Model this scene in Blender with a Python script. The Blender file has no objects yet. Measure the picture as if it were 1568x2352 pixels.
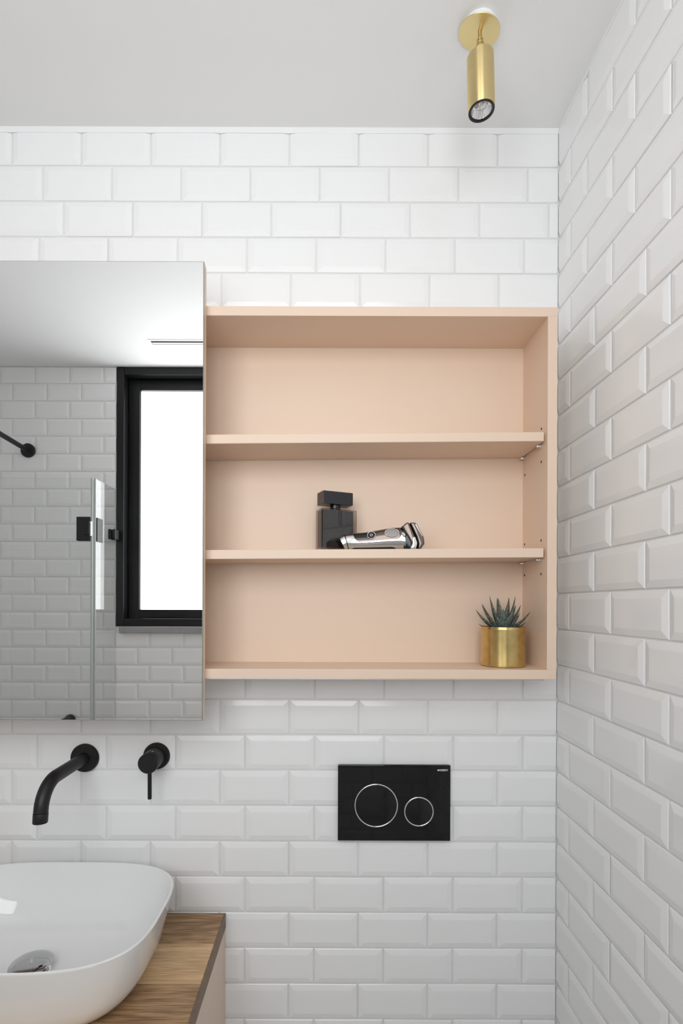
import bpy, bmesh, math, random
from mathutils import Vector, Matrix

random.seed(7)
PI = math.pi
SC = bpy.context.scene
COL = SC.collection
H = 1.45                      # camera height above the floor; heights below are written relative to it

# ------------------------------------------------------------------ camera
FPX = 1142.0
cam_d = bpy.data.cameras.new('camera')
cam = bpy.data.objects.new('camera', cam_d)
COL.objects.link(cam)
cam_d.sensor_fit = 'AUTO'
cam_d.sensor_width = 36.0
cam_d.lens = FPX / 2352 * 36.0
cam_d.shift_x = 34.0 / 2352
cam_d.shift_y = 212.0 / 2352
cam_d.clip_start = 0.01
cam.location = (0, 0, H)
cam.rotation_euler = (PI / 2, -0.0035, 0)
SC.camera = cam

# ------------------------------------------------------------------ light: daylight through the frosted window
WINDOW_STRENGTH = 4.5
world = bpy.data.worlds.new('world')
SC.world = world
world.use_nodes = True
world.node_tree.nodes['Background'].inputs[0].default_value = (0.85, 0.92, 1.0, 1)
world.node_tree.nodes['Background'].inputs[1].default_value = 1.0
SC.view_settings.view_transform = 'Standard'
SC.view_settings.look = 'None'
SC.view_settings.gamma = 1.0
SC.view_settings.exposure = 0.0
SC.view_settings.use_curve_mapping = False
SC.cycles.max_bounces = 8
SC.cycles.diffuse_bounces = 5
SC.cycles.glossy_bounces = 4
SC.cycles.transparent_max_bounces = 8
SC.cycles.use_light_tree = False
SC.cycles.caustics_refractive = False
SC.cycles.adaptive_threshold = 0.03

# ------------------------------------------------------------------ materials
def new_mat(name):
    m = bpy.data.materials.new(name)
    m.use_nodes = True
    nt = m.node_tree
    return m, nt, nt.nodes['Principled BSDF']

def pmat(name, col, rough=0.5, metal=0.0, spec=0.5, coat=0.0, aniso=0.0, noise=0.0, nscale=40.0, bump=0.0, bscale=200.0):
    m, nt, b = new_mat(name)
    b.inputs['Base Color'].default_value = (*col, 1)
    b.inputs['Roughness'].default_value = rough
    b.inputs['Metallic'].default_value = metal
    b.inputs['Specular IOR Level'].default_value = spec
    b.inputs['Coat Weight'].default_value = coat
    b.inputs['Coat Roughness'].default_value = 0.05
    b.inputs['Anisotropic'].default_value = aniso
    tc = nt.nodes.new('ShaderNodeTexCoord')
    if noise:
        n = nt.nodes.new('ShaderNodeTexNoise'); n.inputs['Scale'].default_value = nscale
        n.inputs['Detail'].default_value = 4
        nt.links.new(tc.outputs['Object'], n.inputs['Vector'])
        mx = nt.nodes.new('ShaderNodeMix'); mx.data_type = 'RGBA'
        mx.inputs[6].default_value = (*[c * (1 - noise) for c in col], 1)
        mx.inputs[7].default_value = (*[min(1, c * (1 + noise)) for c in col], 1)
        nt.links.new(n.outputs['Fac'], mx.inputs[0])
        nt.links.new(mx.outputs[2], b.inputs['Base Color'])
    if bump:
        n2 = nt.nodes.new('ShaderNodeTexNoise'); n2.inputs['Scale'].default_value = bscale
        nt.links.new(tc.outputs['Object'], n2.inputs['Vector'])
        bp = nt.nodes.new('ShaderNodeBump'); bp.inputs['Strength'].default_value = bump
        bp.inputs['Distance'].default_value = 0.001
        nt.links.new(n2.outputs['Fac'], bp.inputs['Height'])
        nt.links.new(bp.outputs['Normal'], b.inputs['Normal'])
    return m

def glass_mat(name, tint, rough=0.0, base=0.04, ior=1.5):
    """clear pane: fresnel mix of tinted transparency and gloss"""
    m = bpy.data.materials.new(name); m.use_nodes = True
    nt = m.node_tree; nt.nodes.clear()
    out = nt.nodes.new('ShaderNodeOutputMaterial')
    tr = nt.nodes.new('ShaderNodeBsdfTransparent'); tr.inputs[0].default_value = (*tint, 1)
    gl = nt.nodes.new('ShaderNodeBsdfGlossy'); gl.inputs['Roughness'].default_value = rough
    # Schlick reflectance, the same from either side of the pane
    ge = nt.nodes.new('ShaderNodeNewGeometry')
    dt = nt.nodes.new('ShaderNodeVectorMath'); dt.operation = 'DOT_PRODUCT'
    nt.links.new(ge.outputs['Incoming'], dt.inputs[0]); nt.links.new(ge.outputs['Normal'], dt.inputs[1])
    def mth(op, a, b=None, c=None):
        n = nt.nodes.new('ShaderNodeMath'); n.operation = op
        for i, v in enumerate((a, b, c)):
            if v is None: continue
            if isinstance(v, float): n.inputs[i].default_value = v
            else: nt.links.new(v, n.inputs[i])
        return n.outputs[0]
    ab = mth('ABSOLUTE', dt.outputs['Value'])
    om = mth('SUBTRACT', 1.0, ab)
    p5 = mth('POWER', om, 5.0)
    fr = mth('MULTIPLY_ADD', p5, 1.0 - base, base)
    mx = nt.nodes.new('ShaderNodeMixShader')
    nt.links.new(fr, mx.inputs[0]); nt.links.new(tr.outputs[0], mx.inputs[1])
    nt.links.new(gl.outputs[0], mx.inputs[2]); nt.links.new(mx.outputs[0], out.inputs[0])
    return m

def emit_mat(name, col, s):
    m = bpy.data.materials.new(name); m.use_nodes = True
    nt = m.node_tree; nt.nodes.clear()
    out = nt.nodes.new('ShaderNodeOutputMaterial')
    e = nt.nodes.new('ShaderNodeEmission'); e.inputs[0].default_value = (*col, 1); e.inputs[1].default_value = s
    nt.links.new(e.outputs[0], out.inputs[0])
    return m

def wood_mat(name, dark, light, scale=1.0, wav=6.0):
    m, nt, b = new_mat(name)
    tc = nt.nodes.new('ShaderNodeTexCoord')
    oi = nt.nodes.new('ShaderNodeObjectInfo')
    add = nt.nodes.new('ShaderNodeVectorMath'); add.operation = 'MULTIPLY_ADD'
    add.inputs[1].default_value = (1, 1, 1)
    mul = nt.nodes.new('ShaderNodeVectorMath'); mul.operation = 'SCALE'
    comb = nt.nodes.new('ShaderNodeCombineXYZ')
    for i in range(3): nt.links.new(oi.outputs['Random'], comb.inputs[i])
    nt.links.new(comb.outputs[0], mul.inputs[0]); mul.inputs['Scale'].default_value = 7.3
    nt.links.new(tc.outputs['Object'], add.inputs[0]); nt.links.new(mul.outputs[0], add.inputs[2])
    mp = nt.nodes.new('ShaderNodeMapping'); mp.inputs['Scale'].default_value = (3.4 * scale, 20 * scale, 20 * scale)
    nt.links.new(add.outputs[0], mp.inputs['Vector'])
    # cathedral figure
    n1 = nt.nodes.new('ShaderNodeTexNoise'); n1.inputs['Scale'].default_value = 1.3; n1.inputs['Detail'].default_value = 2
    n1.inputs['Distortion'].default_value = 0.6
    nt.links.new(mp.outputs[0], n1.inputs['Vector'])
    ma = nt.nodes.new('ShaderNodeMath'); ma.operation = 'MULTIPLY'; ma.inputs[1].default_value = wav * 6.28
    nt.links.new(n1.outputs['Fac'], ma.inputs[0])
    sn = nt.nodes.new('ShaderNodeMath'); sn.operation = 'SINE'; nt.links.new(ma.outputs[0], sn.inputs[0])
    mr = nt.nodes.new('ShaderNodeMapRange'); mr.inputs[1].default_value = -1; mr.inputs[2].default_value = 1
    nt.links.new(sn.outputs[0], mr.inputs[0])
    # fine pores along the grain
    mp2 = nt.nodes.new('ShaderNodeMapping'); mp2.inputs['Scale'].default_value = (14, 420, 420)
    nt.links.new(add.outputs[0], mp2.inputs['Vector'])
    n2 = nt.nodes.new('ShaderNodeTexNoise'); n2.inputs['Scale'].default_value = 1.5; n2.inputs['Detail'].default_value = 5
    nt.links.new(mp2.outputs[0], n2.inputs['Vector'])
    mr2 = nt.nodes.new('ShaderNodeMapRange'); mr2.inputs[1].default_value = 0.36; mr2.inputs[2].default_value = 0.62
    nt.links.new(n2.outputs['Fac'], mr2.inputs[0])
    mixf = nt.nodes.new('ShaderNodeMix'); mixf.inputs[0].default_value = 0.62
    nt.links.new(mr.outputs[0], mixf.inputs[2]); nt.links.new(mr2.outputs[0], mixf.inputs[3])
    mx = nt.nodes.new('ShaderNodeMix'); mx.data_type = 'RGBA'
    mx.inputs[6].default_value = (*dark, 1); mx.inputs[7].default_value = (*light, 1)
    nt.links.new(mixf.outputs[0], mx.inputs[0])
    nt.links.new(mx.outputs[2], b.inputs['Base Color'])
    b.inputs['Roughness'].default_value = 0.5
    return m

def leaf_mat():
    m, nt, b = new_mat('succulent_leaf')
    tc = nt.nodes.new('ShaderNodeTexCoord')
    v = nt.nodes.new('ShaderNodeTexVoronoi'); v.inputs['Scale'].default_value = 900
    mp = nt.nodes.new('ShaderNodeMapping'); mp.inputs['Scale'].default_value = (0.8, 0.8, 1.5)
    nt.links.new(tc.outputs['Object'], mp.inputs[0]); nt.links.new(mp.outputs[0], v.inputs['Vector'])
    cr = nt.nodes.new('ShaderNodeValToRGB')
    cr.color_ramp.elements[0].position = 0.22; cr.color_ramp.elements[0].color = (0.52, 0.56, 0.50, 1)
    cr.color_ramp.elements[1].position = 0.46; cr.color_ramp.elements[1].color = (0.030, 0.048, 0.036, 1)
    nt.links.new(v.outputs['Distance'], cr.inputs[0])
    nt.links.new(cr.outputs[0], b.inputs['Base Color'])
    b.inputs['Roughness'].default_value = 0.5
    return m

def brass_mat(name, col, rough, axis_scale, var=0.25, bump=0.25, aniso=0.9, arot=0.25):
    """brass with fine lengthwise brushing and faint tarnish"""
    m, nt, b = new_mat(name)
    b.inputs['Metallic'].default_value = 1.0
    tc = nt.nodes.new('ShaderNodeTexCoord')
    mp = nt.nodes.new('ShaderNodeMapping'); mp.inputs['Scale'].default_value = axis_scale
    nt.links.new(tc.outputs['Object'], mp.inputs[0])
    n = nt.nodes.new('ShaderNodeTexNoise'); n.inputs['Scale'].default_value = 30; n.inputs['Detail'].default_value = 3
    nt.links.new(mp.outputs[0], n.inputs['Vector'])
    n3 = nt.nodes.new('ShaderNodeTexNoise'); n3.inputs['Scale'].default_value = 55; n3.inputs['Detail'].default_value = 5
    nt.links.new(tc.outputs['Object'], n3.inputs['Vector'])
    mx = nt.nodes.new('ShaderNodeMix'); mx.data_type = 'RGBA'
    mx.inputs[6].default_value = (*[c * (1 - var) for c in col], 1)
    mx.inputs[7].default_value = (*[min(1, c * (1 + var * .6)) for c in col], 1)
    nt.links.new(n3.outputs['Fac'], mx.inputs[0]); nt.links.new(mx.outputs[2], b.inputs['Base Color'])
    mr = nt.nodes.new('ShaderNodeMapRange'); mr.inputs[3].default_value = rough * .8; mr.inputs[4].default_value = rough * 1.25
    nt.links.new(n.outputs['Fac'], mr.inputs[0]); nt.links.new(mr.outputs[0], b.inputs['Roughness'])
    b.inputs['Anisotropic'].default_value = aniso
    b.inputs['Anisotropic Rotation'].default_value = arot
    tg = nt.nodes.new('ShaderNodeTangent'); tg.direction_type = 'RADIAL'; tg.axis = 'Z'
    nt.links.new(tg.outputs[0], b.inputs['Tangent'])
    bp = nt.nodes.new('ShaderNodeBump'); bp.inputs['Strength'].default_value = bump; bp.inputs['Distance'].default_value = 0.0004
    nt.links.new(n.outputs['Fac'], bp.inputs['Height']); nt.links.new(bp.outputs[0], b.inputs['Normal'])
    return m

M = {
    'tile': pmat('glazed_white_tile', (0.91, 0.912, 0.915), 0.16),
    'grout': pmat('grout', (0.80, 0.795, 0.79), 0.85, noise=0.05),
    'paint': pmat('ceiling_paint', (0.91, 0.912, 0.915), 0.75),
    'peach': pmat('peach_lacquer', (0.80, 0.62, 0.485), 0.42, bump=0.03, bscale=600),
    'black': pmat('matt_black_metal', (0.010, 0.010, 0.011), 0.42, spec=0.4),
    'frame': pmat('black_aluminium', (0.006, 0.006, 0.007), 0.38, spec=0.35, noise=0.2, nscale=90),
    'chrome': pmat('chrome', (0.86, 0.86, 0.87), 0.06, metal=1.0),
    'dark_chrome': pmat('dark_chrome', (0.50, 0.50, 0.505), 0.05, metal=1.0),
    'steel': pmat('brushed_aluminium', (0.55, 0.55, 0.55), 0.35, metal=1.0),
    'mirror': pmat('mirror_silver', (0.95, 0.955, 0.95), 0.0, metal=1.0),
    'mirror_edge': pmat('glass_edge', (0.25, 0.27, 0.26), 0.2),
    'ceramic': pmat('white_ceramic', (0.83, 0.83, 0.83), 0.07, coat=0.3),
    'brass': brass_mat('brushed_brass', (0.78, 0.62, 0.31), 0.33, (1, 1, 0.02), 0.08, 0.06),
    'brass_flat': pmat('satin_brass', (0.76, 0.61, 0.31), 0.34, metal=1.0),
    'pot': brass_mat('aged_brass', (0.72, 0.545, 0.23), 0.32, (1, 1, 0.03), 0.35, 0.12),
    'plate': pmat('black_glass', (0.006, 0.006, 0.007), 0.03, spec=0.5),
    'print': pmat('white_print', (0.8, 0.8, 0.8), 0.5),
    'ink': pmat('dark_bottle_core', (0.012, 0.012, 0.016), 0.12),
    'cap': pmat('black_cap', (0.014, 0.014, 0.018), 0.25),
    'bottle_glass': glass_mat('smoky_glass', (0.74, 0.70, 0.68), base=0.07),
    'glass': glass_mat('clear_glass', (0.985, 0.99, 0.988)),
    'glass_edge': pmat('pane_edge', (0.52, 0.55, 0.54), 0.15),
    'silver': pmat('shaver_chrome', (0.72, 0.71, 0.70), 0.10, metal=1.0),
    'bronze': pmat('shaver_bronze', (0.17, 0.135, 0.12), 0.2, metal=0.9),
    'gloss_black': pmat('gloss_black', (0.008, 0.008, 0.009), 0.12),
    'foil': pmat('shaver_foil', (0.42, 0.39, 0.37), 0.38, metal=1.0),
    'soil': pmat('soil', (0.03, 0.024, 0.018), 0.95, noise=0.4, nscale=300),
    'leaf': leaf_mat(),
    'stone': pmat('grey_stone', (0.33, 0.33, 0.33), 0.35, noise=0.15, nscale=30),
    'floor': pmat('grey_floor', (0.80, 0.80, 0.80), 0.45, noise=0.08, nscale=12),
    'pane': emit_mat('daylit_frosted_glass', (0.965, 0.988, 1.0), WINDOW_STRENGTH),
    'led': pmat('led_chip', (0.75, 0.72, 0.6), 0.4),
    'dark_slot': pmat('dark_slot', (0.03, 0.03, 0.03), 0.7),
    'wood_dark': wood_mat('oak_dark', (0.175, 0.098, 0.046), (0.50, 0.31, 0.165), 1.0, 5.0),
    'wood_light': wood_mat('oak_light', (0.47, 0.29, 0.145), (0.80, 0.56, 0.32), 0.7, 3.0),
    'wood_end': wood_mat('oak_edge', (0.13, 0.08, 0.045), (0.26, 0.165, 0.095), 2.0, 3.0),
}

# ------------------------------------------------------------------ mesh helpers
def obj(name, bm, mat, parent=None, smooth=False, loc=None, rot=None):
    me = bpy.data.meshes.new(name)
    if isinstance(bm, bpy.types.Mesh):
        me = bm
    else:
        bmesh.ops.recalc_face_normals(bm, faces=bm.faces)
        bm.to_mesh(me); bm.free()
        me.materials.append(M[mat])
        if smooth:
            for p in me.polygons: p.use_smooth = True
            me.set_sharp_from_angle(angle=math.radians(38))
    o = bpy.data.objects.new(name, me)
    COL.objects.link(o)
    if parent: o.parent = parent
    if loc is not None: o.location = loc
    if rot is not None: o.rotation_euler = rot
    return o

def thing(name, label, cat, loc=(0, 0, 0), group=None, kind=None, rotz=0.0):
    o = bpy.data.objects.new(name, None)
    COL.objects.link(o)
    o.empty_display_size = 0.05
    o.location = loc; o.rotation_euler = (0, 0, rotz)
    tag(o, label, cat, group, kind)
    return o

def tag(o, label=None, cat=None, group=None, kind=None):
    if label: o['label'] = label
    if cat: o['category'] = cat
    if group: o['group'] = group
    if kind: o['kind'] = kind
    return o

def box(x0, x1, y0, y1, z0, z1, bev=0.0, seg=2, bm=None):
    """box in world metres, z relative to the floor"""
    own = bmesh.new()
    vs = [own.verts.new((x, y, z)) for x in (x0, x1) for y in (y0, y1) for z in (z0, z1)]
    for f in ((0, 1, 3, 2), (4, 6, 7, 5), (0, 4, 5, 1), (2, 3, 7, 6), (0, 2, 6, 4), (1, 5, 7, 3)):
        own.faces.new([vs[i] for i in f])
    bmesh.ops.recalc_face_normals(own, faces=own.faces)
    if bev:
        bmesh.ops.bevel(own, geom=list(own.edges), offset=bev, segments=seg, profile=0.5, affect='EDGES')
    if bm is None: return own
    me = bpy.data.meshes.new('tmp'); own.to_mesh(me); own.free()
    bm.from_mesh(me); bpy.data.meshes.remove(me)
    return bm

def aim(origin, d, up=(0, 0, 1)):
    """matrix whose local z runs along d"""
    z = Vector(d).normalized(); u = Vector(up)
    if abs(z.dot(u)) > 0.99: u = Vector((0, 1, 0))
    x = u.cross(z).normalized(); y = z.cross(x)
    m = Matrix((x, y, z)).transposed().to_4x4()
    m.translation = Vector(origin)
    return m

def lathe(profile, mat4=None, n=48, bm=None, flute=None, closed=False):
    """revolve (r, z) points round local z"""
    bm = bm or bmesh.new()
    mat4 = mat4 or Matrix()
    rings = []
    for i, (r, z) in enumerate(profile):
        if r < 1e-6:
            rings.append([bm.verts.new(mat4 @ Vector((0, 0, z)))])
        else:
            ring = []
            for k in range(n):
                rr = r
                if flute and i in flute[1]: rr = r * (1 + flute[0] * (1 if k % 2 else -1))
                a = 2 * PI * k / n
                ring.append(bm.verts.new(mat4 @ Vector((rr * math.cos(a), rr * math.sin(a), z))))
            rings.append(ring)
    pairs = list(zip(rings[:-1], rings[1:]))
    if closed: pairs.append((rings[-1], rings[0]))
    for a, b in pairs:
        if len(a) == 1 and len(b) == 1: continue
        for k in range(n):
            k2 = (k + 1) % n
            if len(a) == 1: bm.faces.new((a[0], b[k], b[k2]))
            elif len(b) == 1: bm.faces.new((a[k], b[0], a[k2]))
            else: bm.faces.new((a[k], b[k], b[k2], a[k2]))
    return bm

def tube(path, radii, n=24, bm=None, cap=True):
    bm = bm or bmesh.new()
    pts = [Vector(p) for p in path]
    rings = []
    ref = Vector((1, 0, 0))
    for i, p in enumerate(pts):
        t = (pts[min(i + 1, len(pts) - 1)] - pts[max(i - 1, 0)]).normalized()
        if abs(t.dot(ref)) > 0.95: ref = Vector((0, 0, 1))
        x = (ref - t * ref.dot(t)).normalized(); y = t.cross(x)
        r = radii[i] if isinstance(radii, (list, tuple)) else radii
        rings.append([bm.verts.new(p + r * (math.cos(2 * PI * k / n) * x + math.sin(2 * PI * k / n) * y)) for k in range(n)])
    for a, b in zip(rings[:-1], rings[1:]):
        for k in range(n):
            bm.faces.new((a[k], a[(k + 1) % n], b[(k + 1) % n], b[k]))
    if cap:
        bm.faces.new(rings[0]); bm.faces.new(rings[-1])
    return bm

# ------------------------------------------------------------------ bevelled tiles
def tile_data(w, h, bl, br, bb, bt):
    """verts, faces of a bevelled tile lying in local x/z, face towards local -y; b* = 1 where that side keeps its bevel, 0 where cut"""
    lv = ((0.0, 0.0), (0.0, 0.0013), (0.0011, 0.0022), (0.0108, 0.0044), (0.0125, 0.0047))
    V, F = [], []
    for ins, up in lv:
        cut = min(ins, 0.0006)
        l, r, b, t = (min(ins if k else cut, lim) for k, lim in ((bl, w * .45), (br, w * .45), (bb, h * .45), (bt, h * .45)))
        V += [(l, -up, b), (w - r, -up, b), (w - r, -up, h - t), (l, -up, h - t)]
    for i in range(len(lv) - 1):
        for k in range(4):
            a, b = i * 4 + k, i * 4 + (k + 1) % 4
            F.append((a, b, b + 4, a + 4))
    e = (len(lv) - 1) * 4
    F.append((e, e + 1, e + 2, e + 3))
    return V, F

TILE_W, TILE_H, PX_, PZ_ = 0.1500, 0.0752, 0.1534, 0.0786
_cache = {}
def tile_mesh(w, h, b):
    key = (round(w, 4), round(h, 4), b)
    if key not in _cache:
        V, F = tile_data(w, h, *b)
        me = bpy.data.meshes.new('tile'); me.from_pydata(V, [], F); me.materials.append(M['tile'])
        _cache[key] = me
    return _cache[key]

def lay(wall, u_to_world, rotz, rows, u0, u1, zbot, ztop, joint_of_row, visible, holes=(), pz=None):
    """lay courses on a wall; rows = list of (row, z_low, z_high); u runs along local x"""
    SV, SF = [], []
    rm = Matrix.Rotation(rotz, 4, 'Z')
    n = 0
    for r, zl, zh in rows:
        j = joint_of_row(r)
        k0 = math.floor((u0 - j) / PX_) - 1
        u = j + k0 * PX_
        while u < u1:
            a, b = u + 0.0017, u + PX_ - 0.0017
            u += PX_
            spans = [(max(a, u0), min(b, u1), max(zl, zbot), min(zh, ztop))]
            for (ha, hb, hz0, hz1) in holes:
                new = []
                for (sa, sb, s0, s1) in spans:
                    if sb <= ha or sa >= hb or s1 <= hz0 or s0 >= hz1:
                        new.append((sa, sb, s0, s1)); continue
                    if sa < ha: new.append((sa, ha, s0, s1))
                    if sb > hb: new.append((hb, sb, s0, s1))
                    ma, mb = max(sa, ha), min(sb, hb)
                    if s0 < hz0: new.append((ma, mb, s0, hz0))
                    if s1 > hz1: new.append((ma, mb, hz1, s1))
                spans = new
            for (sa, sb, s0, s1) in spans:
                if sb - sa < 0.004 or s1 - s0 < 0.004: continue
                fl = (int(abs(sa - a) < 1e-5), int(abs(sb - b) < 1e-5), int(abs(s0 - zl) < 1e-5), int(abs(s1 - zh) < 1e-5))
                p = Vector(u_to_world(sa, s0))
                if visible(sa, sb, s0, s1):
                    o = obj('tile', tile_mesh(sb - sa, s1 - s0, fl), None, wall)
                    o.location = p
                    o.rotation_euler = (random.gauss(0, .0022), random.gauss(0, .0012), rotz + random.gauss(0, .0016))
                    n += 1
                else:
                    V, F = tile_data(sb - sa, s1 - s0, *fl)
                    base = len(SV)
                    SV += [tuple(p + rm @ Vector(v)) for v in V]
                    SF += [tuple(base + i for i in f) for f in F]
    if SV:
        me = bpy.data.meshes.new('tile_field'); me.from_pydata(SV, [], SF); me.materials.append(M['tile'])
        o = bpy.data.objects.new('tile_field', me); COL.objects.link(o); o.parent = wall; o['kind'] = 'stuff'
    return n

# ------------------------------------------------------------------ room shell
XL, XR = -2.05, 0.5129          # grout planes
YB, YF = 1.1024, -0.3344
ZC = H + 1.054                  # ceiling

def struct(name, bm, mat, label=None, cat=None):
    o = obj(name, bm, mat); o['kind'] = 'structure'
    if label: o['label'] = label
    if cat: o['category'] = cat
    return o

struct('floor', box(XL - .1, XR + .1, YF - .1, YB + .1, -0.1, 0.0), 'floor', 'grey bathroom floor below the white tiled walls', 'floor')
struct('ceiling', box(XL - .1, XR + .1, YF - .1, YB + .1, ZC, ZC + 0.1), 'paint', 'smooth white painted ceiling above the tiled walls', 'ceiling')
wall_back = struct('wall_back', box(XL - .1, XR + .1, YB, YB + .1, 0, ZC), 'grout', 'white subway tiled wall behind the peach cabinet', 'wall')
wall_right = struct('wall_right', box(XR, XR + .1, YF, YB, 0, ZC), 'grout', 'white subway tiled wall right of the peach cabinet', 'wall')
wall_left = struct('wall_left', box(XL - .1, XL, YF, YB, 0, ZC), 'paint', 'plain white wall at the far end of the shower', 'wall')
# window wall with its opening
WX0, WX1, WZ0, WZ1 = -0.938, 0.40, H - 0.101, ZC
bm = box(XL - .1, WX0, YF - .1, YF, 0, ZC)
box(WX1, XR + .1, YF - .1, YF, 0, ZC, bm=bm)
box(WX0, WX1, YF - .1, YF, 0, WZ0, bm=bm)
wall_front = struct('wall_front', bm, 'grout', 'white subway tiled wall with the black window, seen in the mirror', 'wall')
# plaster strip above the top course
struct('trim_1', box(XL, XR, YB - 0.0048, YB, H + 1.0402, ZC, bev=0.001), 'paint', 'white plaster strip between top tile course and ceiling', 'trim')
struct('trim_2', box(XR - 0.0046, XR, YF, YB - 0.0048, H + 1.0462, ZC, bev=0.001), 'paint', 'white plaster strip along the ceiling of the right wall', 'trim')

rows = [(0, H + 0.9685 + .0017, H + 0.9685 + .0017 + TILE_H)]
for r in range(1, 32):
    zl = H + 0.9685 - r * PZ_
    rows.append((r, zl + .0017, zl + .0017 + TILE_H))

def joint_back(r):
    return {0: 0.3745, 1: 0.4418, 2: 0.3350}.get(r, 0.4345 if r % 2 else 0.3785)

def px(x, y, z):
    return 750 + FPX * x / y, 1388 - FPX * (z - H) / y

def vis_back(a, b, z0, z1):
    xa, ya = px(a, 1.10, z1); xb, yb = px(b, 1.10, z0)
    if xb < -4 or xa > 1290 or yb < 0 or ya > 2356: return False
    if xb < 462 and ya > 606 and yb < 1648: return False        # behind the mirror
    if xa > 470 and ya > 712 and yb < 1556: return False        # behind the cabinet
    if xb < 474 and ya > 606 and yb < 1648: return False
    if xa > 400 and xb < 800 and ya > 712 and yb < 1556: return False
    if xb < 500 and ya > 2100: return False                     # behind the vanity
    if xb < 340 and ya > 2020: return False                     # behind the basin
    return True

lay(wall_back, lambda u, z: (u, YB, z), 0.0, rows, XL, 0.5080, 0.0, H + 1.040, joint_back, vis_back)

def joint_right(r):              # u = distance from the grout plane of the back wall
    if r % 2: y = 1.048
    elif r <= 4: y = 0.982
    else: y = 0.9515
    return YB - y

def vis_right(a, b, z0, z1):
    ys = (YB - a, max(YB - b, .3))
    xa = 750 + FPX * .51 / ys[0]
    if xa > 1572: return False
    yy = [1388 - FPX * (z - H) / y for y in ys for z in (z0, z1)]
    return max(yy) > 0 and min(yy) < 2356

lay(wall_right, lambda u, z: (XR, YB - u, z), -PI / 2, rows, 0.0050, YB - YF, 0.0, H + 1.045, joint_right, vis_right)

rows_f = []
for k in range(-30, 6):
    zl = H + 0.745 + k * 0.0784
    rows_f.append((k, zl + .0017, zl + .0017 + .0750))

def joint_front(r):              # u runs towards -x from the right corner
    x = -1.149 if r % 2 else -1.0963
    return XR - x

def vis_front(a, b, z0, z1):
    x0, x1 = XR - b, XR - a
    k = FPX / 2.216
    xa, xb = 750 + x0 * k, 750 + x1 * k
    ya, yb = 1388 - (z1 - H) * k, 1388 - (z0 - H) * k
    return xb > 0 and xa < 470 and ya < 1660 and yb > 600

lay(wall_front, lambda u, z: (XR - u, YF, z), PI, rows_f, 0.005, XR - XL, 0.0, ZC - 0.003, joint_front, vis_front,
    holes=((XR - WX1 - .002, XR - WX0 + .002, WZ0 - 0.030, ZC + .1),))

# ------------------------------------------------------------------ window_1
win = thing('window_1', 'black framed window with frosted white panes, reflected in the mirror', 'window', (WX0, YF, WZ0), kind='structure')
def wpart(name, x0, x1, y0, y1, z0, z1, mat, bev=0.002, parent=win):
    o = obj(name, box(x0 - WX0, x1 - WX0, y0 - YF, y1 - YF, z0 - WZ0, z1 - WZ0, bev=bev), mat, parent)
    return o
ft = 0.034
bm = bmesh.new()
def fb(x0, x1, y0, y1, z0, z1, b=0.002): box(x0 - WX0, x1 - WX0, y0 - YF, y1 - YF, z0 - WZ0, z1 - WZ0, bev=b, bm=bm)
fb(WX0, WX0 + ft, YF - .150, YF + .0065, WZ0, WZ1)
fb(WX1 - ft, WX1, YF - .150, YF + .0065, WZ0, WZ1)
fb(WX0 + ft, WX1 - ft, YF - .150, YF + .0045, WZ1 - ft, WZ1)
fb(WX0 + ft, WX1 - ft, YF - .150, YF + .0045, WZ0, WZ0 + .034)
obj('window_frame', bm, 'frame', win)
xm = (WX0 + WX1) / 2
z0s, z1s = WZ0 + .034, WZ1 - ft
for i, (xa, xb, yo) in enumerate(((WX0 + ft, xm + .025, -.045), (xm - .025, WX1 - ft, -.090))):
    bm = bmesh.new()
    sw = 0.050
    fb(xa, xa + sw, YF + yo - .036, YF + yo, z0s, z1s)
    fb(xb - sw, xb, YF + yo - .036, YF + yo, z0s, z1s)
    fb(xa + sw, xb - sw, YF + yo - .036, YF + yo, z1s - .048, z1s)
    fb(xa + sw, xb - sw, YF + yo - .036, YF + yo, z0s, z0s + .040)
    sash = obj('sash', bm, 'frame', win)
    wpart('glazing_bead', xa + sw, xa + sw + .004, YF + yo - .018, YF + yo - .008, z0s + .04, z1s - .048, 'steel', 0, sash)
    wpart('pane', xa + sw - .004, xb - sw + .004, YF + yo - .024, YF + yo - .018, z0s + .036, z1s - .044, 'pane', 0, sash)
sill = obj('window_sill', box(0.022, WX1 - WX0 - .022, -.05, .028, -.030, 0, bev=.003), 'stone', win)
sill['label'] = 'grey stone sill under the black frame'

# ------------------------------------------------------------------ ceiling vent beside the window
cv = thing('ceiling_vent', 'slim linear air vent in the ceiling before the window, seen in the mirror', 'vent', (-0.72, -0.122, ZC))
bm = bmesh.new()
for a in ((0, .95, -.024, -.014), (0, .95, .014, .024), (0, .010, -.014, .014), (.94, .95, -.014, .014)):
    box(*a, -.0016, 0, bev=.0004, bm=bm)
obj('vent_frame', bm, 'paint', cv)
obj('slot', box(.010, .94, -.014, .014, -.0006, -.0001), 'dark_slot', cv)
obj('blade', box(.012, .938, -.0105, .000, -.0014, -.0006), 'paint', cv)

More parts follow.
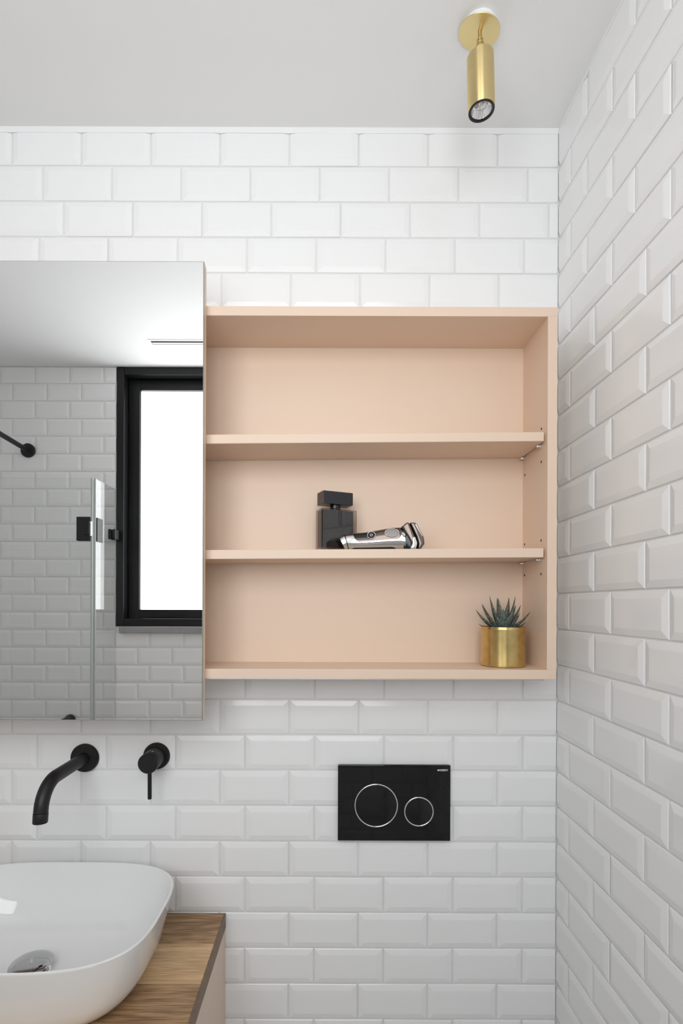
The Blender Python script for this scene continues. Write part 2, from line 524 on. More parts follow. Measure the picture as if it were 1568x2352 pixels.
# ------------------------------------------------------------------ shower enclosure (in the mirror)
sx, sy0, sy1, sz1 = -0.9375, YF + .0075, -0.117, H + 0.5045
sh = thing('shower_enclosure', 'frameless clear glass shower screen with black hinge, seen in the mirror', 'shower screen', (sx, sy1, 0.012))
def shp(name, x0, x1, y0, y1, z0, z1, mat, bev=0.0, parent=sh):
    return obj(name, box(x0 - sx, x1 - sx, y0 - sy1, y1 - sy1, z0 - .012, z1 - .012, bev=bev), mat, parent)
fp = shp('fixed_panel', sx - .004, sx + .004, sy0 + .002, sy1 - .006, .02, sz1, 'glass')
dp = shp('door_panel', sx - .66, sx - .010, sy1 - .004, sy1 + .004, .02, sz1, 'glass')
shp('seal_strip', sx - .011, sx - .003, sy1 - .0055, sy1 + .0055, .02, sz1, 'glass_edge', .001)
shp('edge_line', sx - .005, sx + .005, sy1 - .009, sy1 - .0055, .02, sz1, 'glass_edge', .0005)
shp('bottom_profile', sx - .66, sx + .004, sy1 - .006, sy1 + .006, .012, .02, 'steel', .001)
for hz in (H + .2996, H - 1.22):
    hg = shp('hinge', sx - .066, sx - .012, sy1 + .004, sy1 + .010, hz - .048, hz + .048, 'black', .0015)
    shp('hinge_plate', sx + .004, sx + .0095, sy1 - .060, sy1 - .010, hz - .048, hz + .048, 'black', .0015, hg)
    shp('hinge_plate', sx - .066, sx - .012, sy1 - .010, sy1 - .004, hz - .048, hz + .048, 'black', .0015, hg)
    shp('knuckle', sx - .034, sx - .013, sy1 + .010, sy1 + .016, hz - .024, hz + .024, 'black', .002, hg)
    shp('hinge_pin', sx - .012, sx - .003, sy1 + .0055, sy1 + .012, hz - .030, hz + .030, 'chrome', .002, hg)
for hz in (H + .303, H - 1.22):
    cl = shp('wall_clamp', sx + .004, sx + .016, sy0, sy0 + .046, hz - .022, hz + .022, 'black', .003)
    shp('clamp_jaw', sx - .016, sx - .004, sy0, sy0 + .046, hz - .022, hz + .022, 'black', .003, cl)

# shower arm with rain head
sa = thing('overhead_shower', 'black overhead shower arm with round wall flange, seen in the mirror', 'shower', (-1.329, YF + .0050, H + .679))
obj('flange', lathe([(0, 0), (.031, 0), (.031, .008), (.028, .011), (0, .011)], aim((0, 0, 0), (0, 1, 0)), 40), 'black', sa, True)
obj('arm', tube([(0, .010, 0), (0, .25, .012), (0, .35, .016), (0, .39, .012), (0, .405, -.005), (0, .408, -.03)], .0105, 20), 'black', sa, True)
obj('rain_head', lathe([(0, -.03), (.016, -.032), (.02, -.042), (.11, -.048), (.112, -.052), (.11, -.055), (0, -.055)], Matrix.Translation((0, .408, 0)), 48), 'black', sa, True)
sm = thing('shower_mixer', 'small black shower valve at the lower edge of the mirror image', 'shower valve', (-1.138, YF + .0050, H - .516))
obj('flange', lathe([(0, 0), (.023, 0), (.023, .007), (.021, .009), (0, .009)], aim((0, 0, 0), (0, 1, 0)), 36), 'black', sm, True)
obj('valve_body', lathe([(0, .008), (.017, .008), (.017, .075), (.015, .078), (0, .078)], aim((0, 0, 0), (0, 1, 0)), 32), 'black', sm, True)
obj('lever', tube([(0, .06, -.012), (0, .062, -.075)], .004, 12), 'black', sm, True)

# ------------------------------------------------------------------ wall cabinet
CX0, CX1, CY0, CY1 = -0.94, 0.4460, 0.965, 1.0955
CZ0, CZ1, T = H - 0.1445, H + 0.5785, 0.0185
wc = thing('wall_cabinet', 'peach lacquered open wall cabinet with two shelves in the tiled corner', 'cabinet', (0, 0, 0))
obj('top_panel', box(CX0, CX1, CY0, CY1, CZ1 - T, CZ1, bev=.001), 'peach', wc)
obj('bottom_panel', box(CX0, CX1, CY0, CY1, CZ0, CZ0 + T, bev=.001), 'peach', wc)
obj('back_panel', box(CX0 + T, CX1 - T, 1.0865, CY1, CZ0 + T, CZ1 - T), 'peach', wc)
sp_r = obj('side_panel', box(CX1 - T, CX1, CY0, CY1, CZ0 + T, CZ1 - T), 'peach', wc)
obj('side_panel', box(CX0, CX0 + T, CY0, CY1, CZ0 + T, CZ1 - T), 'peach', wc)
obj('slide_rail', box(CX0, CX1 - .024, CY0 + .0005, CY0 + .016, CZ0 - .0022, CZ0, bev=.0005), 'steel', wc)
SY0 = 0.9715
for (zl_, zr_) in ((0.3311, 0.3385), (0.1056, 0.1113)):
    xl_, xr_ = -0.2345, 0.4245
    k = (zr_ - zl_) / (xr_ - xl_)
    bm = bmesh.new()
    x0, x1 = CX0 + T + .003, 0.4235
    vs = []
    for x in (x0, x1):
        zt = H + zr_ + k * (x - xr_) if x > -1 else 0
        for y in (SY0, 1.0855):
            for dz in (-.0182, 0):
                vs.append(bm.verts.new((x, y, zt + dz)))
    for f in ((0, 1, 3, 2), (4, 6, 7, 5), (0, 4, 5, 1), (2, 3, 7, 6), (0, 2, 6, 4), (1, 5, 7, 3)):
        bm.faces.new([vs[i] for i in f])
    bmesh.ops.recalc_face_normals(bm, faces=bm.faces)
    bmesh.ops.bevel(bm, geom=list(bm.edges), offset=.0012, segments=2, profile=.5, affect='EDGES')
    s = obj('shelf', bm, 'peach', wc)
    for y in (SY0 + .022, 1.0755):
        for side in (1, -1):
            xx = 0.4270 if side > 0 else CX0 + T
            zz = H + zr_ - .0182 - .0032 + k * (xx - xr_)
            pb = lathe([(0, 0), (.0028, 0), (.0028, .0090), (.0022, .0098), (0, .0098)], aim((xx + .0004 * side, y, zz), (-side, 0, 0)), 16)
            p = obj('shelf_pin', pb, 'chrome', wc, True)
# pre-drilled pin holes in the right side panel (measured on the photograph)
for (y, z) in ((.993, .352), (1.0755, .352), (.993, .286), (1.0755, .281), (.993, .129), (1.0755, .131), (.993, .062), (1.0755, .064)):
    hb = lathe([(0, -.0004), (.0026, -.0004), (.0026, .0002), (0, .0002)], aim((CX1 - T, y, H + z), (-1, 0, 0)), 16)
    obj('pin_hole', hb, 'dark_slot', wc, True)

# ------------------------------------------------------------------ sliding mirror
MX0, MX1, MZ0, MZ1 = -0.95, -0.2346, H - 0.2212, H + 0.6493
ms = thing('sliding_mirror', 'large frameless sliding mirror covering the left part of the peach cabinet', 'mirror', (MX0, 0.962, MZ0))
def mp_(name, x0, x1, y0, y1, z0, z1, mat, bev=0):
    return obj(name, box(x0 - MX0, x1 - MX0, y0 - .962, y1 - .962, z0 - MZ0, z1 - MZ0, bev=bev), mat, ms)
mp_('backing_panel', MX0, MX1, .9464, .9620, MZ0 + .0005, MZ1 - .0005, 'peach', .0008)
mp_('glass_pane', MX0, MX1, .9425, .9464, MZ0, MZ1, 'mirror_edge', .0004)
mp_('silvered_face', MX0 + .0012, MX1 - .0012, .9420, .9426, MZ0 + .0012, MZ1 - .0012, 'mirror')
mp_('carrier_rail', MX0 + .02, MX1 - .02, .962, .9646, H + .560, H + .575, 'steel', .0005)

# ------------------------------------------------------------------ flush plate
FPY = 1.0872
fpz = thing('flush_plate', 'glossy black glass toilet flush plate with two chrome ringed round buttons', 'flush plate', (0.149, 1.097, H - .434))
def fpp(name, x0, x1, y0, y1, z0, z1, mat, bev=0, parent=fpz):
    return obj(name, box(x0 - .149, x1 - .149, y0 - 1.097, y1 - 1.097, z0 - H + .434 - 0, z1 - H + .434, bev=bev), mat, parent)
fpp('back_box', .0275, .2706, 1.0905, 1.0968, H - .5155, H - .3522, 'black', .0008)
fpp('front_plate', .0260, .2721, FPY, 1.0905, H - .5169, H - .3511, 'plate', .0011)
for (bx, bz, br) in ((.1096, -.4394, .0470), (.2029, -.4524, .0318)):
    m4 = aim((bx - .149, FPY - 1.097, bz + .434), (0, -1, 0))
    b = obj('button', lathe([(0, -.001), (br - .003, -.001), (br - .003, .0008), (br - .0042, .0012), (0, .0012)], m4, 64), 'plate', fpz, True)
    ring = [(br + .0016 * math.cos(t) - .0008, .0018 * math.sin(t) + .0004) for t in [2 * PI * i / 12 for i in range(12)]]
    obj('ring', lathe(ring, m4, 96, closed=True), 'chrome', b, True)
# maker's lettering, top right
cu = bpy.data.curves.new('lettering', 'FONT'); cu.body = 'GEBERIT'; cu.size = 0.0058; cu.extrude = 0.00008; cu.offset = 0.00010
cu.align_x = 'RIGHT'; cu.align_y = 'CENTER'
to = bpy.data.objects.new('lettering_tmp', cu); COL.objects.link(to)
dg = bpy.context.evaluated_depsgraph_get(); dg.update()
tme = bpy.data.meshes.new_from_object(to.evaluated_get(dg))
bpy.data.objects.remove(to); tme.name = 'lettering'; tme.materials.clear(); tme.materials.append(M['print'])
xs = [v.co.x for v in tme.vertices]; tw = max(xs) - min(xs); sc_ = 0.0194 / tw
for v in tme.vertices: v.co.x *= sc_; v.co.y *= 0.95
lt = obj('lettering', tme, None, fpz, loc=(.2668 - .149, FPY - 1.097 - .0001, -.3620 + .434), rot=(PI / 2, 0, 0))
lt['label'] = 'small white printed lettering'
obj('logo_square', box(.2436 - .149, .2468 - .149, FPY - 1.097 - .0002, FPY - 1.097 + .0003, -.3636 + .434, -.3604 + .434), 'print', fpz)

# ------------------------------------------------------------------ spout and tap
spx, spz = -0.5313, H - .340
ws = thing('wall_spout', 'matt black curved wall spout with round flange above the basin', 'faucet', (spx, 1.097, spz))
obj('flange', lathe([(0, 0), (.0310, 0), (.0310, .0035), (.0295, .0055), (.0160, .0062), (0, .0062)], aim((0, 0, 0), (0, -1, 0)), 56), 'black', ws, True)
path = [(0, -.004, 0), (0, -.06, 0), (0, -.118, 0)]
R = .052
for i in range(1, 13):
    a = math.radians(84) * i / 12
    path.append((0, -.118 - R * math.sin(a), -R * (1 - math.cos(a))))
last = path[-1]
path.append((0, last[1] - .0006, last[2] - .004))
obj('spout_tube', tube(path, .0128, 32), 'black', ws, True)
d = Vector((0, -.10, -.99)).normalized(); p0 = Vector(path[-1])
obj('aerator', lathe([(0, 0), (.0128, 0.0004), (.0131, .0012), (.0131, .0165), (.0124, .0182), (.010, .0184), (.0095, .016), (0, .016)], aim(p0, d), 40), 'black', ws, True)

mt = thing('basin_mixer', 'matt black single lever wall tap right of the spout', 'tap', (-.3733, 1.097, H - .3352))
fy = aim((0, 0, 0), (0, -1, 0))
obj('flange', lathe([(0, 0), (.0292, 0), (.0292, .0035), (.0278, .0055), (0, .0058)], fy, 56), 'black', mt, True)
obj('sleeve', lathe([(0, .005), (.0208, .005), (.0208, .0290), (.0198, .0296), (0, .0296)], fy, 48), 'black', mt, True)
hd = obj('handle', lathe([(0, .0290), (.0195, .0290), (.0195, .0305), (.0210, .0312), (.0210, .0560), (.0200, .0575), (0, .0575)], fy, 48), 'black', mt, True)
obj('lever', tube([(0, -.0445, -.016), (0.0005, -.0455, -.045), (.001, -.0465, -.0765), (.001, -.0465, -.0775)], [.0042, .0042, .0042, .0036], 18), 'black', hd, True)
obj('grub_screw', lathe([(0, 0), (.0015, 0), (.0015, .0006), (0, .0006)], aim((.004, -.0400, .0204), (.19, 0, .98)), 10), 'chrome', hd, True)

# ------------------------------------------------------------------ worktop and vanity
TZ = H - 0.6815
wt = thing('wooden_worktop', 'oak plank worktop carrying the white basin', 'worktop', (0, 0, TZ))
WTX0, WTX1 = -1.55, -0.2200
edges_y = [1.0965, .998, .8915, .785, .68, .585]
for i in range(len(edges_y) - 1):
    obj('plank', box(WTX0, WTX1 - .0035, edges_y[i + 1] + .0001, edges_y[i] - .0001, -.032, 0, bev=.0006), 'wood_light' if i % 2 else 'wood_dark', wt)
obj('edge_strip', box(WTX1 - .0035, WTX1, edges_y[-1], 1.0965, -.032, 0, bev=.0006), 'wood_end', wt)

vc = thing('vanity_cabinet', 'peach lacquered vanity unit under the oak worktop', 'vanity', (0, 0, 0))
VZ1, VZ0 = TZ - .0322, TZ - .40
obj('side_panel', box(WTX1 - .0195, WTX1 - .0010, .606, 1.0965, VZ0, VZ1, bev=.0006), 'peach', vc)
obj('side_panel', box(WTX0 + .001, WTX0 + .0195, .606, 1.0965, VZ0, VZ1, bev=.0006), 'peach', vc)
obj('carcass_bottom', box(WTX0 + .0195, WTX1 - .0195, .606, 1.0965, VZ0, VZ0 + .018), 'peach', vc)
obj('carcass_back', box(WTX0 + .0195, WTX1 - .0195, 1.080, 1.0965, VZ0 + .018, VZ1), 'peach', vc)
xmid = (WTX0 + WTX1) / 2
for xa, xb in ((WTX0 + .002, xmid - .0015), (xmid + .0015, WTX1 - .002)):
    df = obj('drawer_front', box(xa, xb, .587, .605, VZ0 + .002, VZ1 - .022, bev=.001), 'peach', vc)
    obj('grip_rail', box(xa, xb, .592, .606, VZ1 - .022, VZ1 - .018), 'peach', df)

# ------------------------------------------------------------------ basin
BX, BY, BA, BB, BN, BH = -0.5315, 0.8975, 0.2395, 0.1610, 3.4, 0.1315
vb = thing('vessel_basin', 'white ceramic vessel basin with thin rim on the oak worktop', 'basin', (BX, BY, TZ + .0002))
def sup(s, n_, a, k=1.0):
    c, s_ = math.cos(a), math.sin(a)
    e = 2.0 / n_
    return (BA * s * k * math.copysign(abs(c) ** e, c), BB * s * math.copysign(abs(s_) ** e, s_))
prof = [  # (scale, height, exponent)
    (.0, .0, 2.6), (.66, .0, 2.8), (.73, .0012, 2.9), (.785, .006, 2.9), (.835, .0155, 3.0), (.882, .030, 3.1), (.922, .049, 3.2), (.942, .071, 3.3),
    (.970, .094, 3.4), (.985, .115, 3.4), (.998, .127, 3.4), (1.0, .1298, 3.4), (.996, .1312, 3.4), (.988, .1315, 3.4), (.980, .1308, 3.4), (.974, .128, 3.4),
    (.958, .113, 3.35), (.928, .090, 3.2), (.885, .066, 3.0), (.825, .045, 2.9), (.74, .0295, 2.7), (.62, .0205, 2.5), (.45, .0155, 2.3), (.25, .0130, 2.1), (.10, .0122, 2.0), (0, .0120, 2.0)]
bm = bmesh.new(); n = 128; rings = []
for s, z, e in prof:
    if s == 0: rings.append([bm.verts.new((0, 0, z))])
    else:
        ring = []
        for k in range(n):
            a = 2 * PI * (k + .5) / n
            # even spacing along the outline
            x, y = sup(s, e, a)
            ring.append(bm.verts.new((x, y, z)))
        rings.append(ring)
for a, b in zip(rings[:-1], rings[1:]):
    for k in range(n):
        k2 = (k + 1) % n
        if len(a) == 1: bm.faces.new((a[0], b[k2], b[k]))
        elif len(b) == 1: bm.faces.new((a[k], a[k2], b[0]))
        else: bm.faces.new((a[k], a[k2], b[k2], b[k]))
bo = obj('bowl', bm, 'ceramic', vb, True)
dr = obj('drain_cap', lathe([(0, .0375), (.012, .0372), (.022, .0361), (.030, .0341), (.0350, .0318), (.0358, .0305), (.034, .0292), (.026, .0280), (.012, .0265), (.009, .024), (.009, .0165), (0, .0165)], None, 64), 'dark_chrome', vb, True)
obj('drain_collar', lathe([(.0, .0122), (.031, .0130), (.032, .0145), (.0305, .0160), (.024, .0163), (.0225, .0150), (0, .0148)], None, 64), 'chrome', dr, True)
obj('drain_throat', lathe([(0, .0155), (.0235, .0155), (.0235, .0164), (0, .0164)], None, 48), 'dark_slot', dr, True)

# ------------------------------------------------------------------ ceiling spotlight
LX, LY = 0.2741, 0.9035
ls = thing('ceiling_spotlight', 'brushed brass cylinder spotlight hanging from the ceiling on a round plate', 'spotlight', (LX, LY, ZC))
ax = Vector((-.125, .175, -.976)).normalized()
c0 = Vector((0.0004, .003, -.0092))
m4 = aim(c0, ax, (0, 1, 0))
# white mounting ring fills the wedge between plate and ceiling
bm = bmesh.new(); nn = 64; up_, lo_ = [], []
for k in range(nn):
    a = 2 * PI * k / nn
    q = m4 @ Vector((.0290 * math.cos(a), .0290 * math.sin(a), -.0002))
    lo_.append(bm.verts.new(q)); up_.append(bm.verts.new((q.x * 1.02, q.y * 1.02, 0)))
bm.faces.new(up_); bm.faces.new(lo_)
for k in range(nn): bm.faces.new((up_[k], up_[(k + 1) % nn], lo_[(k + 1) % nn], lo_[k]))
obj('mounting_ring', bm, 'paint', ls, True)
obj('canopy_plate', lathe([(0, 0), (.0366, 0), (.0369, .0008), (.0366, .0016), (.0, .0018)], m4, 72), 'brass_flat', ls, True)
m4 = aim((0, 0, -.0052), (0.0406, 0.0473, -0.998), (0, 1, 0))
obj('stem', lathe([(0, .0012), (.0036, .0012), (.0036, .020), (.0058, .0205), (.0062, .0220), (.0058, .0235), (.0045, .024), (.0045, .0255), (.0062, .026), (.0066, .0275), (.0062, .029),
                   (.0072, .0305), (.0084, .0335), (.0086, .0370), (.0086, .0520), (0, .0520)], m4, 36), 'brass', ls, True)
L0, L1, LR = .0505, .1445, .0237
lb = obj('lamp_body', lathe([(0, L0), (LR - .0012, L0), (LR, L0 + .0012), (LR, L1 - .0012), (LR - .0006, L1), (LR - .0022, L1), (LR - .0022, L1 - .03), (0, L1 - .03)], m4, 80), 'brass', ls, True)
obj('front_ring', lathe([(LR - .0024, L1 - .003), (LR - .0006, L1 - .0003), (LR - .0008, L1 + .0012), (LR - .0024, L1 + .0016), (LR - .0052, L1 + .0004), (LR - .0052, L1 - .004)], m4, 72, closed=True), 'black', lb, True)
obj('reflector', lathe([(LR - .0053, L1 - .0010), (LR - .0075, L1 - .007), (LR - .0100, L1 - .013), (LR - .0108, L1 - .0135), (LR - .0135, L1 - .019), (LR - .0175, L1 - .0235), (0.0060, L1 - .026)], m4, 96, flute=(.022, (0, 1, 2))), 'chrome', lb)
obj('led_chip', lathe([(0, L1 - .0262), (.0066, L1 - .0262), (.0066, L1 - .0250), (0, L1 - .0246)], m4, 32), 'led', lb, True)

# ------------------------------------------------------------------ perfume bottle
BZ = H + .1093
pb = thing('perfume_bottle', 'square black perfume bottle with block cap on the middle shelf', 'bottle', (0.0195, 1.0390, BZ), rotz=math.radians(23))
w, dd, hh = .0800, .0340, .0870
obj('glass_body', box(-w / 2, w / 2, -dd / 2, dd / 2, 0, hh, bev=.0022, seg=3), 'bottle_glass', pb)
obj('dark_core', box(-w / 2 + .0018, w / 2 - .0080, -dd / 2 + .0010, dd / 2 - .0060, .0075, hh - .0026, bev=.0018, seg=3), 'ink', pb)
obj('collar', lathe([(0, hh - .0005), (.0115, hh - .0005), (.0118, hh + .0015), (.0110, hh + .003), (.0108, hh + .0105), (0, hh + .0105)], Matrix.Translation((-.003, 0, 0)), 36), 'gloss_black', pb, True)
obj('atomiser_band', lathe([(.0068, hh + .0025), (.0112, hh + .0025), (.0112, hh + .0095), (.0068, hh + .0095)], Matrix.Translation((-.003, 0, 0)), 36, closed=True), 'gloss_black', pb, True)
obj('cap', box(-.0365, .0305, -.0165, .0165, hh + .0095, hh + .0355, bev=.0008), 'cap', pb)

# ------------------------------------------------------------------ electric shaver
sv = thing('electric_shaver', 'silver and bronze electric foil shaver lying on the middle shelf', 'shaver', (0.0246, 1.0000, H + .1078 + .0002), rotz=math.radians(-2))
S = .000876
top_pts = [(0, 29), (5, 33.5), (12, 35.5), (33, 38), (65, 41), (98, 47.5), (120, 51), (139, 52), (146, 48), (150, 44)]
def T_(u):
    u /= S
    for (a, ya), (b, yb) in zip(top_pts[:-1], top_pts[1:]):
        if u <= b:
            t = (u - a) / (b - a); return (ya + (yb - ya) * t) * S
    return top_pts[-1][1] * S
def half(u):
    t = u / (150 * S)
    return .0165 + .0065 * t + .0015 * math.sin(t * PI)
def bot_u(u):   # slanted butt end
    return 0.0
def surf(u, ang, inflate=0.0):
    t = T_(u); hv = half(u); e = .78
    c, s = math.cos(ang), math.sin(ang)
    vy = -(hv + inflate) * math.copysign(abs(c) ** e, c)
    wz = t / 2 + (t / 2 + inflate) * math.copysign(abs(s) ** e, s)
    # butt end leans: bottom starts further right than the top
    lean = max(0.0, 1 - u / (40 * S)) * 14 * S * (1 - wz / max(t, 1e-6))
    return Vector((u + lean, vy, max(wz, 0.0) if inflate == 0 else wz))
def loft(us, angs, inflate, closed=True, cap=True):
    bm = bmesh.new(); rings = []
    for u in us: rings.append([bm.verts.new(surf(u, a, inflate)) for a in angs])
    m_ = len(angs)
    for A, B in zip(rings[:-1], rings[1:]):
        for k in range(m_ if closed else m_ - 1):
            k2 = (k + 1) % m_
            bm.faces.new((A[k], A[k2], B[k2], B[k]))
    if cap and closed:
        bm.faces.new(rings[0]); bm.faces.new(rings[-1])
    return bm
def patch(u0_, u1_, a_lo, a_hi, thick, nu=26, na=10, round_=1.0, lo_fn=None):
    """curved inlay hugging the body, rounded ends, real thickness"""
    bm = bmesh.new(); outer, inner = [], []
    for i in range(nu + 1):
        t = i / nu; u = u0_ + (u1_ - u0_) * t
        e = min(1, math.sqrt(max(0.02, 1 - (max(0, abs(2 * t - 1) - (1 - round_)) / round_) ** 2)))
        mid, hf = (a_lo + a_hi) / 2, (a_hi - a_lo) / 2 * e
        lo = mid - hf if lo_fn is None else max(mid - hf, lo_fn(t))
        A = [lo + (mid + hf - lo) * j / na for j in range(na + 1)]
        outer.append([bm.verts.new(surf(u, a, thick)) for a in A])
        inner.append([bm.verts.new(surf(u, a, -.0006)) for a in A])
    for G, flip in ((outer, 0), (inner, 1)):
        for A, B in zip(G[:-1], G[1:]):
            for j in range(na):
                bm.faces.new((A[j], A[j + 1], B[j + 1], B[j]))
    for i in range(nu):
        for j in (0, na):
            bm.faces.new((outer[i][j], outer[i + 1][j], inner[i + 1][j], inner[i][j]))
    for i in (0, nu):
        for j in range(na):
            bm.faces.new((outer[i][j], outer[i][j + 1], inner[i][j + 1], inner[i][j]))
    return bm
full = [2 * PI * k / 40 for k in range(40)]
us = [S * v for v in (0, 1.2, 3, 6, 10, 13, 20, 28, 36, 46, 56, 66, 76, 86, 96, 106, 116, 126, 134, 140, 145, 148)]
body = obj('body', loft(us, full, 0), 'silver', sv, True)
D = math.radians
obj('seam', loft([S * 11, S * 13.5], full, .0003), 'gloss_black', body, True)
obj('front_panel', patch(S * 33, S * 143, D(-3), D(84), .0004, round_=.22), 'bronze', sv, True)
obj('black_inlay', patch(S * 32, S * 82, D(2), D(80), .0008, round_=.35), 'gloss_black', sv, True)
obj('grip_strip', patch(S * 24, S * 128, D(-80), D(-46), .0007, round_=.25), 'gloss_black', sv, True)
obj('chrome_rib', patch(S * 40, S * 100, D(-20), D(-6), .0009, round_=.3), 'chrome', sv, True)
def on_body(u, ang):
    p = surf(u, ang); e = 1e-3
    du = surf(u + e, ang) - surf(u - e, ang); da = surf(u, ang + e) - surf(u, ang - e)
    nrm = du.cross(da).normalized()
    if nrm.dot(Vector((0, -1, .3))) < 0: nrm = -nrm
    return aim(p, nrm, (0, 0, 1))
m4 = on_body(S * 72.5, D(24))
bt = obj('power_button', lathe([(0, .0016), (.0072, .0014), (.0078, 0), (0, -.001)], m4, 36), 'gloss_black', sv, True)
obj('button_ring', lathe([(.0078 + .0010 * math.cos(t), .0008 + .0012 * math.sin(t)) for t in [2 * PI * i / 10 for i in range(10)]], m4, 48, closed=True), 'chrome', bt, True)
obj('power_mark', lathe([(.0022 + .00045 * math.cos(t), .00165 + .0002 * math.sin(t)) for t in [2 * PI * i / 8 for i in range(8)]], m4, 24, closed=True), 'print', bt, True)
m4 = on_body(S * 118, D(22)) @ Matrix.Diagonal((1.55, 1, 1, 1))
pad = obj('thumb_pad', lathe([(0, .0012), (.0070, .0010), (.0082, -.0005), (0, -.001)], m4, 36), 'foil', sv, True)
obj('pad_ring', lathe([(.0086 + .0009 * math.cos(t), .0004 + .0012 * math.sin(t)) for t in [2 * PI * i / 10 for i in range(10)]], m4, 48, closed=True), 'silver', pad, True)
bm = bmesh.new()
for i in range(-4, 5):
    for j in range(-4, 5):
        x, y = i * .0016 + (.0008 if j % 2 else 0), j * .0014
        if x * x + y * y < .0062 ** 2:
            lathe([(0, .0016), (.00045, .00135), (.0005, .0009)], m4 @ Matrix.Translation((x, y, 0)) @ Matrix.Diagonal((1 / 1.55, 1, 1, 1)), 6, bm)
dots = obj('grip_dots', bm, 'gloss_black', pad); dots['kind'] = 'stuff'

def prism(pts, y0, y1, bev):
    """side outline (px units, right / up) given real depth"""
    bm = bmesh.new()
    A = [bm.verts.new((x * S, y0, z * S)) for x, z in pts]; B = [bm.verts.new((x * S, y1, z * S)) for x, z in pts]
    bm.faces.new(A); bm.faces.new(list(reversed(B)))
    for k in range(len(pts)):
        bm.faces.new((A[k], A[(k + 1) % len(pts)], B[(k + 1) % len(pts)], B[k]))
    bmesh.ops.recalc_face_normals(bm, faces=bm.faces)
    bmesh.ops.bevel(bm, geom=list(bm.edges), offset=bev, segments=3, profile=.5, affect='EDGES')
    return bm
obj('neck', prism([(138, 50), (147, 56), (166, 42), (178, 14), (174, 1), (147, 0), (143, 12), (150, 34)], -.0205, .0205, .0025), 'gloss_black', sv, True)
hb = obj('shaver_head', prism([(141, 51), (150, 60), (156, 61), (170, 27), (174, 12), (171, 3), (166, 1), (163, 12), (153, 30)], -.0245, .0245, .003), 'bronze', sv, True)
obj('head_clip', prism([(163, 27), (170, 29), (175, 14), (172, 1), (158, 1), (163, 12)], -.0252, -.0150, .0022), 'silver', hb, True)
obj('foil_frame', prism([(158, 60.5), (171, 60), (189, 28), (190, 12), (183, 1), (176, 1), (178, 13), (173, 29)], -.0235, .0235, .0028), 'bronze', hb, True)
obj('foil', prism([(168, 56), (173, 58), (188, 30), (184, 27)], -.0242, .0242, .0015), 'foil', hb, True)
obj('trimmer', prism([(186, 26), (191, 24), (191.5, 12), (187, 10)], -.017, .017, .001), 'gloss_black', hb, True)

# ------------------------------------------------------------------ potted succulent
PZ0 = CZ0 + T + .0002
pot = thing('brass_pot', 'small aged brass pot in the bottom right corner of the cabinet', 'pot', (.3652, 1.0305, PZ0))
PR, PH = .0442, .0810
obj('pot_wall', lathe([(0, 0), (PR - .0035, 0), (PR - .0008, .0012), (PR - .0002, .0035), (PR, .006), (PR, PH - .0062), (PR + .0006, PH - .0050), (PR + .0002, PH - .0040), (PR + .0005, PH - .0020), (PR, PH),
                       (PR - .0014, PH), (PR - .0016, PH - .010), (PR - .0016, .004), (0, .004)], None, 96), 'pot', pot, True)
sl = obj('soil', lathe([(0, PH - .0085), (.02, PH - .0075), (PR - .0018, PH - .0095), (PR - .0018, PH - .03), (0, PH - .03)], None, 48), 'soil', pot, True)
pl = thing('zebra_succulent', 'spiky dark green succulent with white dotted leaves in the brass pot', 'plant', (.3652, 1.0305, PZ0 + PH - .008))
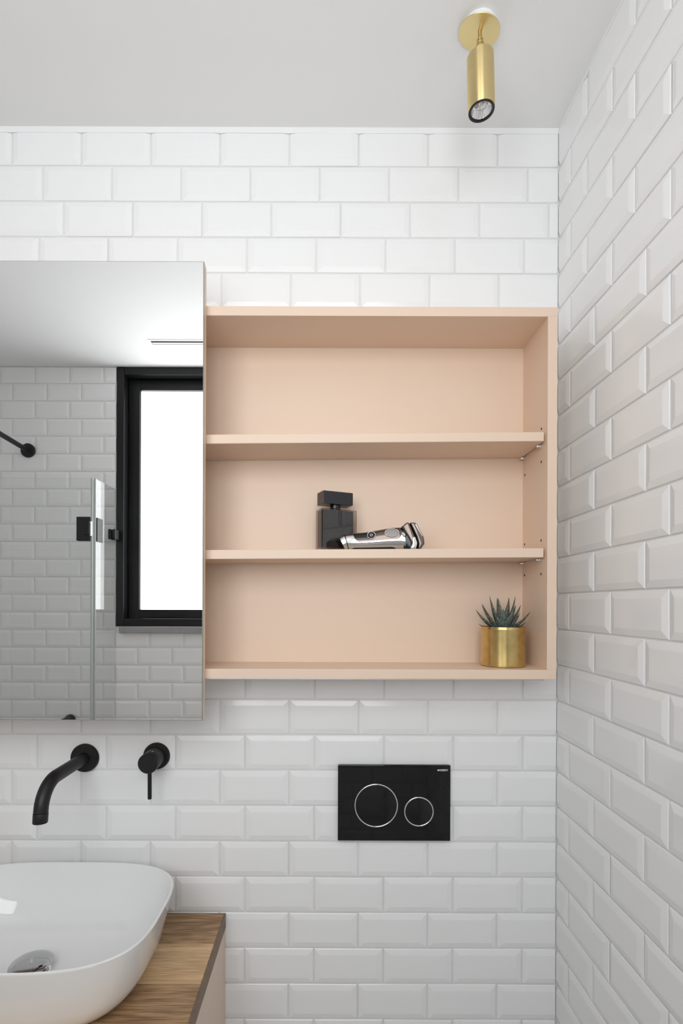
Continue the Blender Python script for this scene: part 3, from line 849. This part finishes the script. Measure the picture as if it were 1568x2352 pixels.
def leaf(tip, base_w, start, bulge):
    """fleshy tapering leaf from the crown to its tip, curving upwards"""
    tip = Vector(tip); st = Vector(start)
    flat = Vector((tip.x, tip.y, 0))
    out = flat.normalized() if flat.length > 1e-4 else Vector((0, -1, 0))
    ctrl = st + (tip - st) * .5 + out * bulge - Vector((0, 0, bulge * .75))
    bm = bmesh.new(); rings = []; ns, m_ = 12, 10
    side = out.cross(Vector((0, 0, 1))).normalized()
    for i in range(ns):
        t = i / ns
        p = st * (1 - t) ** 2 + ctrl * 2 * t * (1 - t) + tip * t * t
        tg = ((ctrl - st) * (1 - t) + (tip - ctrl) * t).normalized()
        x = (side - tg * side.dot(tg)).normalized(); y = tg.cross(x)
        wd = base_w * .5 * (0.78 + .5 * t - 1.30 * t * t) if t < .5 else base_w * .5 * (.705 * (1 - (t - .5) / .5) ** .85)
        wd = max(wd, .00025)
        rings.append([bm.verts.new(p + x * wd * math.cos(2 * PI * k / m_) + y * wd * (.42 if math.sin(2 * PI * k / m_) > 0 else .30) * math.sin(2 * PI * k / m_)) for k in range(m_)])
    end = bm.verts.new(tip)
    for A, B in zip(rings[:-1], rings[1:]):
        for k in range(m_): bm.faces.new((A[k], A[(k + 1) % m_], B[(k + 1) % m_], B[k]))
    for k in range(m_): bm.faces.new((rings[-1][k], rings[-1][(k + 1) % m_], end))
    bm.faces.new(rings[0])
    return obj('leaf', bm, 'leaf', pl, True)
K = .0009018 / 6.272
tips = [  # photo x, photo y in the close crop, depth (towards camera negative), width, bulge
    (455, 240, -.002, .0125, .004), (555, 275, -.012, .0140, .002), (590, 270, .010, .0115, .002), (622, 285, .022, .0100, .001),
    (658, 352, .026, .0090, .001), (715, 270, -.010, .0140, .002), (775, 275, .012, .0120, .002), (825, 240, -.004, .0130, .004),
    (890, 372, .018, .0100, .004), (925, 370, .004, .0120, .005), (1022, 462, -.012, .0130, .007), (918, 500, .020, .0100, .005),
    (1000, 625, .004, .0110, .006), (370, 348, .010, .0115, .005), (332, 365, -.006, .0125, .006), (240, 440, -.010, .0125, .008),
    (435, 415, .022, .0100, .004), (305, 650, .004, .0110, .005), (600, 430, -.024, .0135, .004), (750, 420, -.022, .0135, .004),
    (680, 520, -.026, .0125, .004), (520, 520, -.018, .0130, .005), (430, 560, -.018, .0110, .006), (860, 480, -.016, .0130, .005)]
for (tx, ty, dy, wd, bl) in tips:
    x = (tx - 655) * K; z = (690 - ty) * K + .008
    start = (x * .13, dy * .22, 0.0)
    leaf((x, dy, z), wd * 1.65, start, bl)
